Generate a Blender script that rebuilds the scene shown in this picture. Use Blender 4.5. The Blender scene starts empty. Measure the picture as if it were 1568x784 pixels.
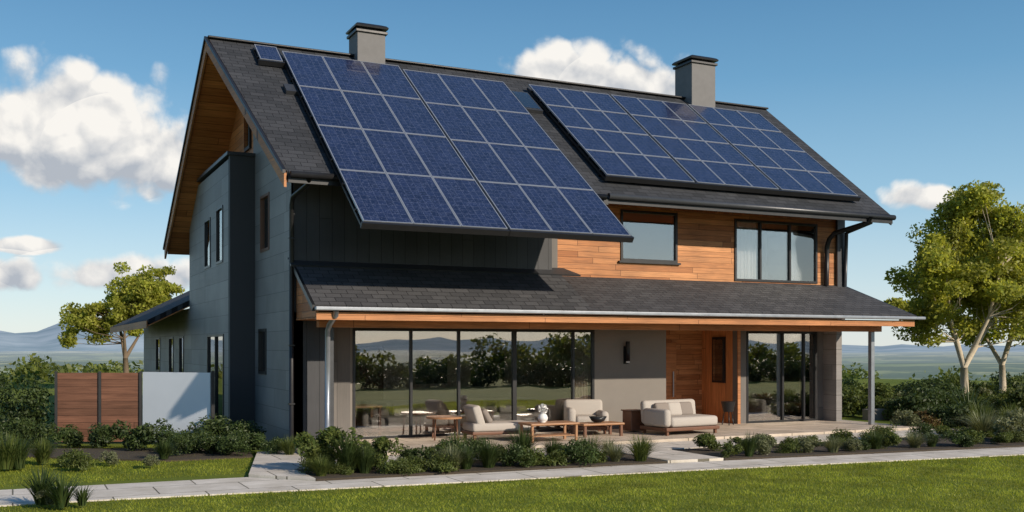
import bpy, bmesh, math, random
import numpy as np
from mathutils import Vector, Matrix
random.seed(7); rng=np.random.default_rng(7)
S=bpy.context.scene
COL=S.collection

# ------------------------------------------------------------------ helpers
def group(name,loc=(0,0,0),rotz=0):
    e=bpy.data.objects.new(name,None); e.location=loc; e.rotation_euler=(0,0,rotz)
    e.empty_display_size=.2; COL.objects.link(e); return e
def mesh_obj(name,verts,faces,mat=None,parent=None,local=False,smooth=False):
    me=bpy.data.meshes.new(name)
    if isinstance(faces,np.ndarray):
        v=np.asarray(verts,dtype=np.float32); n=faces.shape[1]; f=faces.astype(np.int32)
        me.vertices.add(len(v)); me.vertices.foreach_set('co',v.ravel())
        me.loops.add(f.size); me.loops.foreach_set('vertex_index',f.ravel())
        me.polygons.add(len(f)); me.polygons.foreach_set('loop_start',np.arange(0,f.size,n,dtype=np.int32))
        me.update(calc_edges=True); me.validate()
    else:
        me.from_pydata([tuple(p) for p in verts],[],faces); me.update()
    if smooth:
        me.polygons.foreach_set('use_smooth',[True]*len(me.polygons))
    if mat: me.materials.append(mat)
    ob=bpy.data.objects.new(name,me); COL.objects.link(ob)
    if parent:
        ob.parent=parent
        if not local: ob.matrix_parent_inverse=Matrix.LocRotScale(parent.location,parent.rotation_euler,None).inverted()
    return ob
BF=[(0,3,2,1),(4,5,6,7),(0,1,5,4),(1,2,6,5),(2,3,7,6),(3,0,4,7)]
def bxv(x0,x1,y0,y1,z0,z1):
    return [(x0,y0,z0),(x1,y0,z0),(x1,y1,z0),(x0,y1,z0),(x0,y0,z1),(x1,y0,z1),(x1,y1,z1),(x0,y1,z1)]
def box(name,x0,x1,y0,y1,z0,z1,mat,parent=None,bev=0,local=False,seg=2,smooth=False):
    ob=mesh_obj(name,bxv(x0,x1,y0,y1,z0,z1),BF,mat,parent,local)
    if bev>0:
        bm=bmesh.new(); bm.from_mesh(ob.data)
        bmesh.ops.bevel(bm,geom=bm.edges[:],offset=bev,segments=seg,profile=.5,affect='EDGES')
        bm.to_mesh(ob.data); bm.free()
        if smooth: ob.data.polygons.foreach_set('use_smooth',[True]*len(ob.data.polygons))
    return ob
def multi(name,boxes,mat,parent=None,local=False):
    V=[];F=[]
    for b in boxes:
        n=len(V); V+=bxv(*b); F+=[tuple(i+n for i in f) for f in BF]
    return mesh_obj(name,V,F,mat,parent,local)
def prism(name,p,q,mat,parent):
    n=len(p)
    F=[tuple(range(n)),tuple(range(2*n-1,n-1,-1))]+[(i,i+n,(i+1)%n+n,(i+1)%n) for i in range(n)]
    ob=mesh_obj(name,p+q,F,mat,parent)
    bm=bmesh.new(); bm.from_mesh(ob.data); bmesh.ops.recalc_face_normals(bm,faces=bm.faces[:]); bm.to_mesh(ob.data); bm.free()
    return ob
def slab(name,pts,th,mat,parent=None):
    p=[Vector(q) for q in pts]; nrm=(p[1]-p[0]).cross(p[-1]-p[0]).normalized()
    if nrm.z<0: nrm=-nrm
    return prism(name,p,[a-nrm*th for a in p],mat,parent)
def extr(name,pts,dv,mat,parent=None):
    p=[Vector(q) for q in pts]; d=Vector(dv); return prism(name,p,[a+d for a in p],mat,parent)
def wall(name,a0,a1,z0,z1,pos,th,ops,mat,parent,axis='x'):
    us=sorted({a0,a1,*[o[0] for o in ops],*[o[1] for o in ops]}); vs=sorted({z0,z1,*[o[2] for o in ops],*[o[3] for o in ops]})
    def solid(i,j):
        if i<0 or j<0 or i>=len(us)-1 or j>=len(vs)-1: return False
        u=(us[i]+us[i+1])/2; v=(vs[j]+vs[j+1])/2
        return not any(o[0]<u<o[1] and o[2]<v<o[3] for o in ops)
    V=[];F=[]
    def P(u,v,w): return (u,pos+w,v) if axis=='x' else (pos+w,u,v)
    def q(*p):
        n=len(V); V.extend(p); F.append((n,n+1,n+2,n+3))
    for i in range(len(us)-1):
        for j in range(len(vs)-1):
            if not solid(i,j): continue
            a,b,c,d=us[i],us[i+1],vs[j],vs[j+1]
            q(P(a,c,0),P(b,c,0),P(b,d,0),P(a,d,0)); q(P(a,c,th),P(a,d,th),P(b,d,th),P(b,c,th))
            if not solid(i-1,j): q(P(a,c,0),P(a,d,0),P(a,d,th),P(a,c,th))
            if not solid(i+1,j): q(P(b,c,0),P(b,c,th),P(b,d,th),P(b,d,0))
            if not solid(i,j-1): q(P(a,c,0),P(a,c,th),P(b,c,th),P(b,c,0))
            if not solid(i,j+1): q(P(a,d,0),P(b,d,0),P(b,d,th),P(a,d,th))
    return mesh_obj(name,V,F,mat,parent)
def tube_data(pts,rad,seg=8):
    pts=[Vector(p) for p in pts]; V=[];F=[]
    for i,p in enumerate(pts):
        d=(pts[min(i+1,len(pts)-1)]-pts[max(i-1,0)]).normalized()
        a=d.cross(Vector((0.3,1,0.1))).normalized(); 
        if a.length<.1: a=Vector((1,0,0))
        b=d.cross(a)
        r=rad[i] if hasattr(rad,'__len__') else rad
        for k in range(seg):
            t=2*math.pi*k/seg; V.append(p+a*math.cos(t)*r+b*math.sin(t)*r)
    for i in range(len(pts)-1):
        for k in range(seg):
            F.append((i*seg+k,i*seg+(k+1)%seg,(i+1)*seg+(k+1)%seg,(i+1)*seg+k))
    F.append(tuple(range(seg))); F.append(tuple(reversed(range((len(pts)-1)*seg,len(pts)*seg))))
    return V,F
def tube(name,pts,rad,mat,parent=None,seg=10,local=False):
    V,F=tube_data(pts,rad,seg); return mesh_obj(name,V,F,mat,parent,local,smooth=True)

# ------------------------------------------------------------------ materials
class N:
    def __init__(s,name):
        s.m=bpy.data.materials.new(name); s.m.use_nodes=True; s.t=s.m.node_tree; s.t.nodes.clear()
        s.out=s.t.nodes.new('ShaderNodeOutputMaterial')
    def n(s,typ,**k):
        nd=s.t.nodes.new('ShaderNode'+typ)
        for a,b in k.items():
            if hasattr(nd,a): setattr(nd,a,b)
        return nd
    def set(s,sock,v):
        if isinstance(v,bpy.types.NodeSocket): s.t.links.new(v,sock)
        elif v is not None: sock.default_value=v
    def M(s,op,a,b=None,c=None,clamp=False):
        nd=s.n('Math',operation=op); nd.use_clamp=clamp
        s.set(nd.inputs[0],a); s.set(nd.inputs[1],b); s.set(nd.inputs[2],c); return nd.outputs[0]
    def mix(s,f,a,b,bt='MIX'):
        nd=s.n('Mix',data_type='RGBA',blend_type=bt); s.set(nd.inputs[0],f)
        s.set(nd.inputs[6],a if not isinstance(a,tuple) else (*a,1)[:4]); s.set(nd.inputs[7],b if not isinstance(b,tuple) else (*b,1)[:4]); return nd.outputs[2]
    def noise(s,vec,scale,detail=4,rough=.55,dist=0):
        nd=s.n('TexNoise'); s.set(nd.inputs['Vector'],vec); nd.inputs['Scale'].default_value=scale
        nd.inputs['Detail'].default_value=detail; nd.inputs['Roughness'].default_value=rough; nd.inputs['Distortion'].default_value=dist
        return nd.outputs[0]
    def comb(s,x,y,z):
        nd=s.n('CombineXYZ'); s.set(nd.inputs[0],x); s.set(nd.inputs[1],y); s.set(nd.inputs[2],z); return nd.outputs[0]
    def obj(s):
        if not hasattr(s,'_o'):
            s.tc=s.n('TexCoord'); s._o=s.tc.outputs['Object']; sp=s.n('SeparateXYZ'); s.t.links.new(s._o,sp.inputs[0]); s.xyz=dict(x=sp.outputs[0],y=sp.outputs[1],z=sp.outputs[2])
        return s._o
    def ramp(s,f,a,b,lo=0.,hi=1.):
        nd=s.n('MapRange'); s.set(nd.inputs[0],f); nd.inputs[1].default_value=a; nd.inputs[2].default_value=b; nd.inputs[3].default_value=lo; nd.inputs[4].default_value=hi
        return nd.outputs[0]
    def bump(s,h,st=.3,dist=.01):
        nd=s.n('Bump'); nd.inputs['Strength'].default_value=st; nd.inputs['Distance'].default_value=dist; s.set(nd.inputs['Height'],h); return nd.outputs[0]
    def bsdf(s,col,rough=.6,metal=0,normal=None,spec=.5,coat=0):
        b=s.n('BsdfPrincipled'); s.set(b.inputs['Base Color'],col if not isinstance(col,tuple) else (*col,1)[:4]); s.set(b.inputs['Roughness'],rough)
        b.inputs['Metallic'].default_value=metal; b.inputs['Specular IOR Level'].default_value=spec; b.inputs['Coat Weight'].default_value=coat
        if normal: s.set(b.inputs['Normal'],normal)
        s.t.links.new(b.outputs[0],s.out.inputs[0]); return b
def m_plain(name,col,rough=.6,metal=0,var=.15,scale=6,bs=.1,spec=.5):
    n=N(name); o=n.obj(); f=n.noise(o,scale,4); c=n.mix(f,tuple(v*(1-var) for v in col),tuple(min(1,v*(1+var)) for v in col))
    n.bsdf(c,n.ramp(f,0,1,max(0,rough-.08),min(1,rough+.08)),metal,n.bump(n.noise(o,scale*12,2),bs,.004),spec); return n.m
def m_planks(name,ca,cb,across,along,w,L,groove=.05,rough=.55,grain=.35,gdark=.25,spec=.3):
    n=N(name); o=n.obj(); a=n.xyz[across]; l=n.xyz[along]
    other=[k for k in 'xyz' if k not in (across,along)][0]
    u=n.M('DIVIDE',a,w); i=n.M('FLOOR',u); f=n.M('FRACT',u)
    wn=n.n('TexWhiteNoise',noise_dimensions='1D'); n.set(wn.inputs['W'],i)
    j=n.M('ADD',n.M('DIVIDE',l,L),n.M('MULTIPLY',wn.outputs[0],7.3)); jj=n.M('FLOOR',j); jf=n.M('FRACT',j)
    w2=n.n('TexWhiteNoise',noise_dimensions='2D'); n.set(w2.inputs['Vector'],n.comb(i,jj,0))
    c=n.mix(w2.outputs[0],ca,cb)
    gv=n.comb(n.M('MULTIPLY',a,28),n.M('MULTIPLY',l,1.6),n.M('ADD',n.M('MULTIPLY',w2.outputs[0],40),n.xyz[other]))
    g=n.noise(gv,1.0,4,.6,.6)
    c=n.mix(1.0,c,n.mix(n.ramp(g,.3,.7),(1-grain,)*3,(1+grain*.4,)*3),'MULTIPLY')
    big=n.noise(o,.7,3); c=n.mix(1.0,c,n.mix(n.ramp(big,.35,.65),(.82,)*3,(1.08,)*3),'MULTIPLY')
    e=n.M('MULTIPLY',n.M('GREATER_THAN',f,groove),n.M('GREATER_THAN',jf,.012/L))
    c=n.mix(e,n.mix(1.0,c,(gdark,)*3,'MULTIPLY'),c)
    hh=n.M('ADD',n.M('MULTIPLY',e,1.),n.M('MULTIPLY',g,.12))
    n.bsdf(c,n.ramp(g,.2,.8,rough-.08,rough+.12),0,n.bump(hh,.6,.012),spec); return n.m
def m_shingle(name,u,v,vs,c1,c2):
    n=N(name); n.obj(); vec=n.comb(n.xyz[u],n.M('MULTIPLY',n.xyz[v],vs),0)
    b=n.n('TexBrick'); n.set(b.inputs['Vector'],vec); b.inputs['Scale'].default_value=1; b.inputs['Brick Width'].default_value=.32; b.inputs['Row Height'].default_value=.17
    b.inputs['Mortar Size'].default_value=.008; b.inputs['Mortar Smooth'].default_value=.2; b.inputs['Color1'].default_value=(*c1,1); b.inputs['Color2'].default_value=(*c2,1); b.inputs['Mortar'].default_value=(.012,.012,.014,1)
    g=n.noise(n._o,60,2); c=n.mix(1.0,b.outputs['Color'],n.mix(g,(.6,)*3,(1.4,)*3),'MULTIPLY')
    big=n.noise(n._o,.8,4); c=n.mix(1.0,c,n.mix(big,(.7,)*3,(1.3,)*3),'MULTIPLY')
    fr=n.M('FRACT',n.M('DIVIDE',n.M('MULTIPLY',n.xyz[v],vs),.17))
    h=n.M('ADD',n.M('MULTIPLY',b.outputs['Fac'],-.6),n.M('ADD',n.M('MULTIPLY',g,.3),n.M('MULTIPLY',fr,-.8)))
    n.bsdf(c,.8,0,n.bump(h,.7,.02),.3); return n.m
def m_leaf(name,ca,cb,trans=.35,rough=.5):
    n=N(name); o=n.obj(); g=n.n('NewGeometry'); r=g.outputs['Random Per Island']
    c=n.mix(r,ca,cb); big=n.noise(o,1.3,2); c=n.mix(1.0,c,n.mix(n.ramp(big,.35,.65),(.65,)*3,(1.3,)*3),'MULTIPLY')
    b=n.bsdf(c,rough,0,None,.3); t=n.n('BsdfTranslucent'); n.set(t.inputs[0],n.mix(1.0,c,(1.3,1.25,.7),'MULTIPLY'))
    mx=n.n('MixShader'); mx.inputs[0].default_value=trans; n.t.links.new(b.outputs[0],mx.inputs[1]); n.t.links.new(t.outputs[0],mx.inputs[2]); n.t.links.new(mx.outputs[0],n.out.inputs[0]); return n.m
def m_glass(name,refl,tint):
    n=N(name); o=n.obj(); t=n.n('BsdfTransparent'); t.inputs[0].default_value=(*tint,1); g=n.n('BsdfGlossy'); g.inputs['Roughness'].default_value=.01; g.inputs[0].default_value=(1,.96,.92,1)
    n.set(g.inputs['Normal'],n.bump(n.noise(o,.9,1),.04,.05))
    fr=n.n('Fresnel'); fr.inputs[0].default_value=1.5; f=n.M('ADD',fr.outputs[0],refl,clamp=True)
    mx=n.n('MixShader'); n.set(mx.inputs[0],f); n.t.links.new(t.outputs[0],mx.inputs[1]); n.t.links.new(g.outputs[0],mx.inputs[2]); n.t.links.new(mx.outputs[0],n.out.inputs[0]); return n.m

WOOD_F=m_planks('cedar_front',(.62,.285,.12),(.36,.135,.048),'z','x',.14,2.3,grain=.4)
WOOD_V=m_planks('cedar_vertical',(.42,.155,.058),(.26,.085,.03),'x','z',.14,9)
WOOD_G=m_planks('cedar_gable',(.66,.26,.095),(.45,.155,.052),'z','y',.17,3)
WOOD_S=m_planks('cedar_soffit',(.68,.27,.095),(.46,.165,.055),'y','x',.2,4)
WOOD_TRIM=m_planks('wood_trim',(.54,.24,.10),(.44,.18,.072),'z','x',.4,4,.01)
GREY_G=m_planks('grey_board_gable',(.29,.272,.262),(.22,.207,.20),'z','y',.42,3.2,.025,.5,.12,.45)
GREY_F=m_planks('grey_board_front',(.18,.165,.155),(.13,.12,.112),'x','z',.3,9,.025,.65,.15,.5)
DARK_V=m_planks('dark_vertical_siding',(.062,.062,.067),(.048,.049,.054),'x','z',.27,9,.05,.5,.12,.4)
RENDER_G=m_plain('grey_render',(.20,.18,.16),.8,0,.12,3,.3)
SHING=m_shingle('roof_shingles','x','y',1.25,(.030,.032,.036),(.05,.052,.058))
SHING2=m_shingle('porch_shingles','x','y',1.15,(.05,.05,.054),(.08,.079,.083))
SHING3=m_shingle('wing_shingles','y','x',1.1,(.04,.04,.045),(.065,.065,.07))
BLACK=m_plain('black_metal',(.02,.02,.022),.4,.3,.2)
DGREY=m_plain('dark_grey_metal',(.06,.062,.068),.4,.4,.15)
CHIM=m_plain('chimney_render',(.16,.155,.155),.75,0,.25,5,.3)
ALU=m_plain('aluminium',(.44,.46,.50),.35,.6,.1)
GUT=m_plain('gutter_zinc',(.30,.32,.35),.35,.6,.1)
WHITE=m_plain('white_paint',(.72,.75,.8),.5,0,.05,2)
CREAM=m_plain('cushion_fabric',(.44,.40,.36),.9,0,.08,30,.5,.1)
TAUPE=m_plain('pillow_fabric',(.25,.215,.19),.9,0,.08,30,.5,.1)
OAK=m_plain('oak_furniture',(.34,.17,.08),.5,0,.2,8)
WAL=m_plain('walnut_furniture',(.15,.065,.035),.45,0,.2,8)
CERAM=m_plain('white_ceramic',(.75,.74,.72),.3,0,.03)
INTW=m_plain('interior_wall',(.55,.48,.40),.9,0,.1,2)
INTF=m_plain('interior_floor',(.34,.22,.14),.4,0,.2,3)
CURT=m_plain('curtain_fabric',(.88,.87,.85),.9,0,.05,20)
CURT2=m_plain('beige_curtain',(.58,.50,.42),.9,0,.05,20)
GLASS=m_glass('window_glass',.20,(.84,.85,.86))
BARK=m_plain('bark',(.16,.115,.075),.9,0,.4,14,1)
BARKL=m_plain('pale_bark',(.50,.42,.31),.85,0,.3,12,1)
SOIL=m_plain('mulch_soil',(.06,.045,.03),.95,0,.5,25,1)

def m_paving(name,base,bw,rh):
    n=N(name); n.obj(); b=n.n('TexBrick'); n.set(b.inputs['Vector'],n._o); b.inputs['Scale'].default_value=1; b.inputs['Brick Width'].default_value=bw; b.inputs['Row Height'].default_value=rh
    b.inputs['Mortar Size'].default_value=.012; b.inputs['Color1'].default_value=(*[v*1.05 for v in base],1); b.inputs['Color2'].default_value=(*[v*.88 for v in base],1); b.inputs['Mortar'].default_value=(.17,.155,.12,1)
    g=n.noise(n._o,1.6,5,.65); c=n.mix(1.0,b.outputs['Color'],n.mix(n.ramp(g,.3,.7),(.72,.70,.66),(1.06,)*3),'MULTIPLY')
    g2=n.noise(n._o,40,2); c=n.mix(1.0,c,n.mix(g2,(.85,)*3,(1.12,)*3),'MULTIPLY')
    n.bsdf(c,.8,0,n.bump(n.M('ADD',n.M('MULTIPLY',b.outputs['Fac'],-1),n.M('MULTIPLY',g2,.3)),.5,.01),.3); return n.m
PAVE=m_paving('stone_paving',(.72,.66,.59),1.3,.85)
DECKM=m_paving('terrace_stone',(.60,.51,.42),1.0,.6)

n=N('solar_cells'); uv=n.n('TexCoord').outputs['UV']; sp=n.n('SeparateXYZ'); n.t.links.new(uv,sp.inputs[0])
fu=n.M('FRACT',sp.outputs[0]); fv=n.M('FRACT',sp.outputs[1])
def edge(f,w): return n.M('GREATER_THAN',n.M('ABSOLUTE',n.M('SUBTRACT',f,.5)),.5-w)
gap=n.M('MAXIMUM',edge(fu,.025),edge(fv,.025))
w2=n.n('TexWhiteNoise',noise_dimensions='2D'); n.set(w2.inputs['Vector'],n.comb(n.M('FLOOR',sp.outputs[0]),n.M('FLOOR',sp.outputs[1]),0))
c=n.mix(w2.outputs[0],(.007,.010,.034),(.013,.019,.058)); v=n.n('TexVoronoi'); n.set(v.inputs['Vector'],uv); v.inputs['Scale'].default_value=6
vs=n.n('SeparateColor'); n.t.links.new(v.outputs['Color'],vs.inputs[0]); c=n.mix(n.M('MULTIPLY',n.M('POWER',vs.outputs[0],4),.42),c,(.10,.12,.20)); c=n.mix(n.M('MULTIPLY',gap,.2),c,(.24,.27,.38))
wv=n.noise(uv,.25,2); 
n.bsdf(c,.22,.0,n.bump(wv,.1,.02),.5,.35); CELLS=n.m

# ------------------------------------------------------------------ ground / terrain
def hgt(r): 
    t=np.clip((r-48)/140,0,1); return -14*(t*t*(3-2*t))
rs=np.concatenate([np.linspace(0,60,16),np.geomspace(66,9000,50)]); na=180
V=[(5,0,0)]; 
for r in rs[1:]:
    for k in range(na):
        a=2*math.pi*k/na; x=5+r*math.cos(a); y=r*math.sin(a)
        z=float(hgt(r)); 
        if r>150: z+=4.5*math.sin(x*.006+1)*math.cos(y*.007)*min(1,(r-150)/200)
        V.append((x,y,z))
F=[(0,1+k,1+(k+1)%na) for k in range(na)]
for i in range(len(rs)-2):
    for k in range(na):
        F.append((1+i*na+k,1+(i+1)*na+k,1+(i+1)*na+(k+1)%na,1+i*na+(k+1)%na))
n=N('ground_lawn_and_fields'); n.obj(); g=n.noise(n._o,.35,5,.6); g2=n.noise(n._o,9,5,.7); g3=n.noise(n._o,60,2)
near=n.mix(n.ramp(g,.35,.65),(.11,.15,.022),(.17,.195,.03)); near=n.mix(1.0,near,n.mix(g2,(.65,)*3,(1.35,)*3),'MULTIPLY'); near=n.mix(1.0,near,n.mix(g3,(.6,)*3,(1.3,)*3),'MULTIPLY')
vo=n.n('TexVoronoi'); n.set(vo.inputs['Vector'],n._o); vo.inputs['Scale'].default_value=.006
wf=n.n('SeparateColor'); n.t.links.new(vo.outputs['Color'],wf.inputs[0])
fld=n.mix(wf.outputs[0],(.14,.21,.07),(.42,.40,.20)); trees=n.ramp(n.noise(n._o,.012,6,.65),.46,.52); fld=n.mix(trees,fld,(.06,.11,.05))
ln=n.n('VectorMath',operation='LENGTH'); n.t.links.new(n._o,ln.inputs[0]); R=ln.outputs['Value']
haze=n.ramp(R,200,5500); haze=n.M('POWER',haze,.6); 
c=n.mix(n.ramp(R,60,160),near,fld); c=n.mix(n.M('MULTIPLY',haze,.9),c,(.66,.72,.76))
n.bsdf(c,.9,0,n.bump(n.M('ADD',g2,g3),.4,.03),.1)
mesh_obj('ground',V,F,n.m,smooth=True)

n=N('distant_hills'); n.obj(); g=n.noise(n._o,.004,6,.6); c=n.mix(n.ramp(g,.4,.6),(.27,.36,.42),(.40,.48,.54)); n.bsdf(c,1,0,None,.0); HILL=n.m  # distance haze is painted into the bluish base colour
V=[];F=[];K=360;J=7
for k in range(K):
    a=2*math.pi*k/K
    top=30+22*math.sin(a*5+.8)+14*math.sin(a*13+2)+8*math.sin(a*31)+5*math.sin(a*67+1)
    az=math.degrees(math.atan2(math.cos(a),math.sin(a)))
    f=1.8 if -25<az<12 else .6
    top=max(8,top)*f+4*math.sin(a*120)
    for j in range(J):
        s=j/(J-1); r=2700+s*1500; z=-18+(top+18)*math.sin(s*math.pi/2)*(1+.06*math.sin(a*90+s*9))
        V.append((r*math.cos(a),r*math.sin(a),z))
for k in range(K):
    for j in range(J-1):
        F.append((k*J+j,((k+1)%K)*J+j,((k+1)%K)*J+j+1,k*J+j+1))
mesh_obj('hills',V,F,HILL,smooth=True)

# ------------------------------------------------------------------ paving
def flat(name,pts,z,mat,th=.1): return extr(name,[(x,y,z) for x,y in pts],(0,0,-th),mat)
FX=[-40,-4.3,1.2,5.3,13.1,40]; FY=[-4.9,-5.3,-5.8,-6.1,-6.9,-9.2]
def yf(x): return np.interp(x,FX,FY)
flat('garden_path',[(-4.3,yf(-4.3)),(1.2,yf(1.2)),(5.3,yf(5.3)),(13.1,yf(13.1)),(40,yf(40)),(40,yf(40)+1.1),(13.1,-5.75),(7.05,-5.2),(5.3,-5.05),(-.8,-4.72),(-1.7,-3.7),(-40,-2.6),(-40,-4.6)],.02,PAVE)
flat('patio',[(-1.66,-3.66),(-.8,-4.68),(-.8,-3.25),(5.8,-3.25),(5.8,-5.03),(7.0,-5.14),(7.0,-3.25),(17.5,-3.25),(17.5,-1.95),(-.1,-1.95),(-.1,-.05),(-.75,-.05)],.065,PAVE)
flat('terrace',[(-.08,-1.93),(15.8,-1.93),(15.8,1.0),(.75,1.0),(.75,-.02),(-.08,-.02)],.125,DECKM,.2)
flat('planting_bed',[(-.78,-4.66),(5.3,-5.0),(5.78,-5.02),(5.78,-3.27),(-.78,-3.27)],.05,SOIL,.08)
flat('planting_bed',[(7.02,-5.15),(13.1,-5.7),(26,-6.8),(26,-3),(19,-1.5),(17.6,-1.5),(17.6,-3.27),(7.02,-3.27)],.05,SOIL,.08)
flat('planting_bed',[(-2.6,-.6),(-.95,-.6),(-.62,1.6),(-2.2,1.8),(-6,3.6),(-6,2.2)],.03,SOIL,.05)

# ------------------------------------------------------------------ HOUSE
H=group('modern_house',(7.5,4.5,0))
def rz(y): return 6.315+.75*y
def rzf(y): return 9.615-.69*(y-4.4)
slab('roof_front_slope',[(-.35,-.9,5.64),(15.85,-.8,5.715),(16.0,4.4,9.615),(-.97,4.4,9.615)],.16,SHING,H)
slab('roof_rear_slope',[(-.97,4.403,9.612),(16.0,4.403,9.612),(16.0,10.9,5.13),(-1.1,10.9,5.13)],.16,SHING,H)
slab('soffit_front',[(-.33,-.85,rz(-.85)-.21),(15.8,-.75,rz(-.75)-.21),(15.95,4.38,rz(4.38)-.21),(-.95,4.38,rz(4.38)-.21)],.04,WOOD_S,H)
slab('soffit_rear',[(-.95,4.42,rzf(4.42)-.205),(15.95,4.42,rzf(4.42)-.205),(15.95,10.85,rzf(10.85)-.205),(-1.08,10.85,rzf(10.85)-.205)],.04,WOOD_S,H)
def barge(name,a,b,out,h,mat,t=.05):
    a=Vector(a);b=Vector(b);o=Vector(out)
    extr(name,[a,b,b-Vector((0,0,h)),a-Vector((0,0,h))],o*t,mat,H)
barge('barge_front_left',(-.36,-.9,5.60),(-.98,4.4,9.575),(-1,0,0),.27,WOOD_TRIM)
barge('barge_rear_left',(-.98,4.403,9.575),(-1.11,10.9,5.09),(-1,0,0),.30,WOOD_TRIM)
barge('barge_front_right',(15.86,-.8,5.68),(16.01,4.4,9.575),(1,0,0),.25,BLACK)
barge('barge_rear_right',(16.01,4.403,9.575),(16.01,10.9,5.09),(1,0,0),.25,BLACK)
barge('rake_cap_left',(-.39,-.95,5.665),(-1.01,4.4,9.65),(-1,0,0),.07,BLACK,.06)
barge('rake_cap_rear_left',(-1.01,4.403,9.65),(-1.14,10.95,5.13),(-1,0,0),.07,BLACK,.06)
box('ridge_cap',-1.0,16.02,4.28,4.52,9.60,9.655,BLACK,H,.02)
box('fascia_front_left',-.33,7.0,-.93,-.89,5.42,5.60,BLACK,H)
box('fascia_front_right',7.0,15.85,-.89,-.85,5.46,5.64,BLACK,H)
tube('eave_gutter_left',[(-.3,-.99,5.58),(6.9,-.99,5.58)],.065,BLACK,H)
tube('eave_gutter_right',[(7.0,-.95,5.62),(15.9,-.90,5.62)],.07,DGREY,H)
wall('gable_wall_lower',0.0,3.92,0,6.0,0.0,.2,[(2.2,3.1,4.38,5.68),(2.5,3.3,1.55,2.6)],GREY_G,H,'y')
extr('gable_wall_upper',[(0,.0,6.0),(0,3.92,6.0),(0,3.92,rz(3.92)-.24),(0,.0,rz(0)-.24)],(.2,0,0),GREY_G,H)
extr('gable_wall_wood',[(0.0,3.92,6.5),(0.0,9.9,5.2),(0.0,9.9,rzf(9.9)-.25),(0.0,4.4,9.36),(0.0,3.92,rz(3.92)-.25)],(.2,0,0),WOOD_G,H)
wall('bay_wall',3.92,8.7,0,6.65,-.59,.2,[(4.6,5.5,4.25,5.65),(6.35,7.25,4.25,5.55),(4.5,6.8,.1,2.5)],GREY_G,H,'y')
extr('bay_wall_rear',[(-.59,8.7,0),(-.59,9.9,0),(-.59,9.9,rzf(9.9)-.25),(-.59,8.7,6.4)],(.2,0,0),GREY_G,H)
BAYF=m_plain('bay_dark_render',(.05,.049,.052),.7,0,.12,2,.3)
box('bay_return',-.59,-.002,3.72,3.915,0,6.72,BAYF,H)
box('bay_cap',-.66,-.0,3.68,8.6,6.722,6.80,DGREY,H)
box('gable_top_window_frame',-.06,-.002,4.12,4.75,7.0,8.7,BLACK,H); box('gable_top_window_pane',-.075,-.061,4.2,4.67,7.08,8.62,GLASS,H)
wall('right_gable_wall',0.5,9.9,0,5.6,15.4,-.2,[],GREY_G,H,'y')
extr('right_gable_upper',[(15.4,.5,5.6),(15.4,9.9,5.6),(15.4,9.85,rzf(9.85)-.25),(15.4,4.4,9.36),(15.4,.5,rz(.5)-.25)],(-.2,0,0),GREY_G,H)
box('rear_wall',-.38,15.2,9.7,9.9,0,5.55,GREY_F,H)
wall('upper_wall_dark',.0,6.04,2.9,rz(0)-.24,-.004,.2,[],DARK_V,H)
wall('upper_wall_cedar',6.3,15.4,2.9,5.62,.5,.2,[(8.22,9.9,4.3,5.56),(11.7,14.5,3.9,5.52)],WOOD_F,H)
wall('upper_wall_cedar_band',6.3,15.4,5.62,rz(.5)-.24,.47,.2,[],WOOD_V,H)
box('cedar_corner_post',6.045,6.3,.2,.55,2.9,6.2,GREY_F,H)
box('right_corner_board',15.15,15.42,.40,.47,2.9,6.3,DGREY,H)
box('floor_slab',.2,15.2,.75,9.7,2.76,2.9,INTW,H)
box('porch_ceiling',.05,15.6,-1.4,1.0,2.735,2.76,WOOD_S,H)
box('front_pier_left',0.0,.75,0,.2,0,2.9,DARK_V,H)
box('pier_return',.55,.75,.2,1.0,0,2.76,GREY_F,H)
wall('ground_wall',.75,9.91,0.1,2.76,1.0,.2,[(1.57,7.77,.12,2.6)],RENDER_G,H)
box('grey_clad_left',.76,1.5,.955,.998,.12,2.73,GREY_F,H)
wall('ground_wall_right',12.2,15.4,.1,2.76,1.0,.2,[(12.5,14.95,.12,2.6)],GREY_F,H)
box('entry_back_wall',9.91,12.2,2.57,2.7,.1,2.76,WOOD_F,H)
ENT=m_planks('cedar_entry',(.68,.31,.125),(.52,.20,.072),'y','z',.3,9,.02)
box('entry_side_wall',12.2,12.35,1.2,2.57,.1,2.76,ENT,H); box('entry_side_wall_left',9.76,9.91,1.2,2.57,.1,2.76,ENT,H)
box('entry_jamb',12.19,12.28,.97,.999,.12,2.73,WOOD_TRIM,H)
box('entry_window_frame',12.15,12.198,1.5,2.05,1.2,2.45,BLACK,H); box('entry_window_pane',12.135,12.149,1.56,1.99,1.26,2.39,GLASS,H)
box('front_door',10.4,11.3,2.52,2.568,.13,2.3,WOOD_TRIM,H,.01); box('door_handle',11.15,11.18,2.46,2.49,.8,1.5,ALU,H)
box('entry_floor',9.91,12.2,1.0,2.57,.05,.122,DECKM,H)
box('interior_floor',.95,9.7,1.2,4.6,.05,.11,INTF,H); box('interior_floor_right',12.4,15.2,1.2,4.6,.05,.11,INTF,H)
box('interior_back_wall',.2,15.2,4.6,4.75,.1,2.76,INTW,H); box('interior_partition',9.6,9.75,1.2,4.6,.11,2.76,INTW,H)
multi('interior_doorways',[(2.6,3.5,4.56,4.598,.11,2.2),(12.7,13.4,4.56,4.598,.11,2.2)],WAL,H)
multi('interior_picture_frames',[(4.4,5.3,4.57,4.598,1.2,1.9),(6.0,7.0,4.57,4.598,1.1,2.0),(14.0,14.6,4.57,4.598,1.2,1.9)],BLACK,H)
box('upper_back_wall',.2,15.2,3.4,3.5,2.9,8.6,INTW,H)
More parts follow.
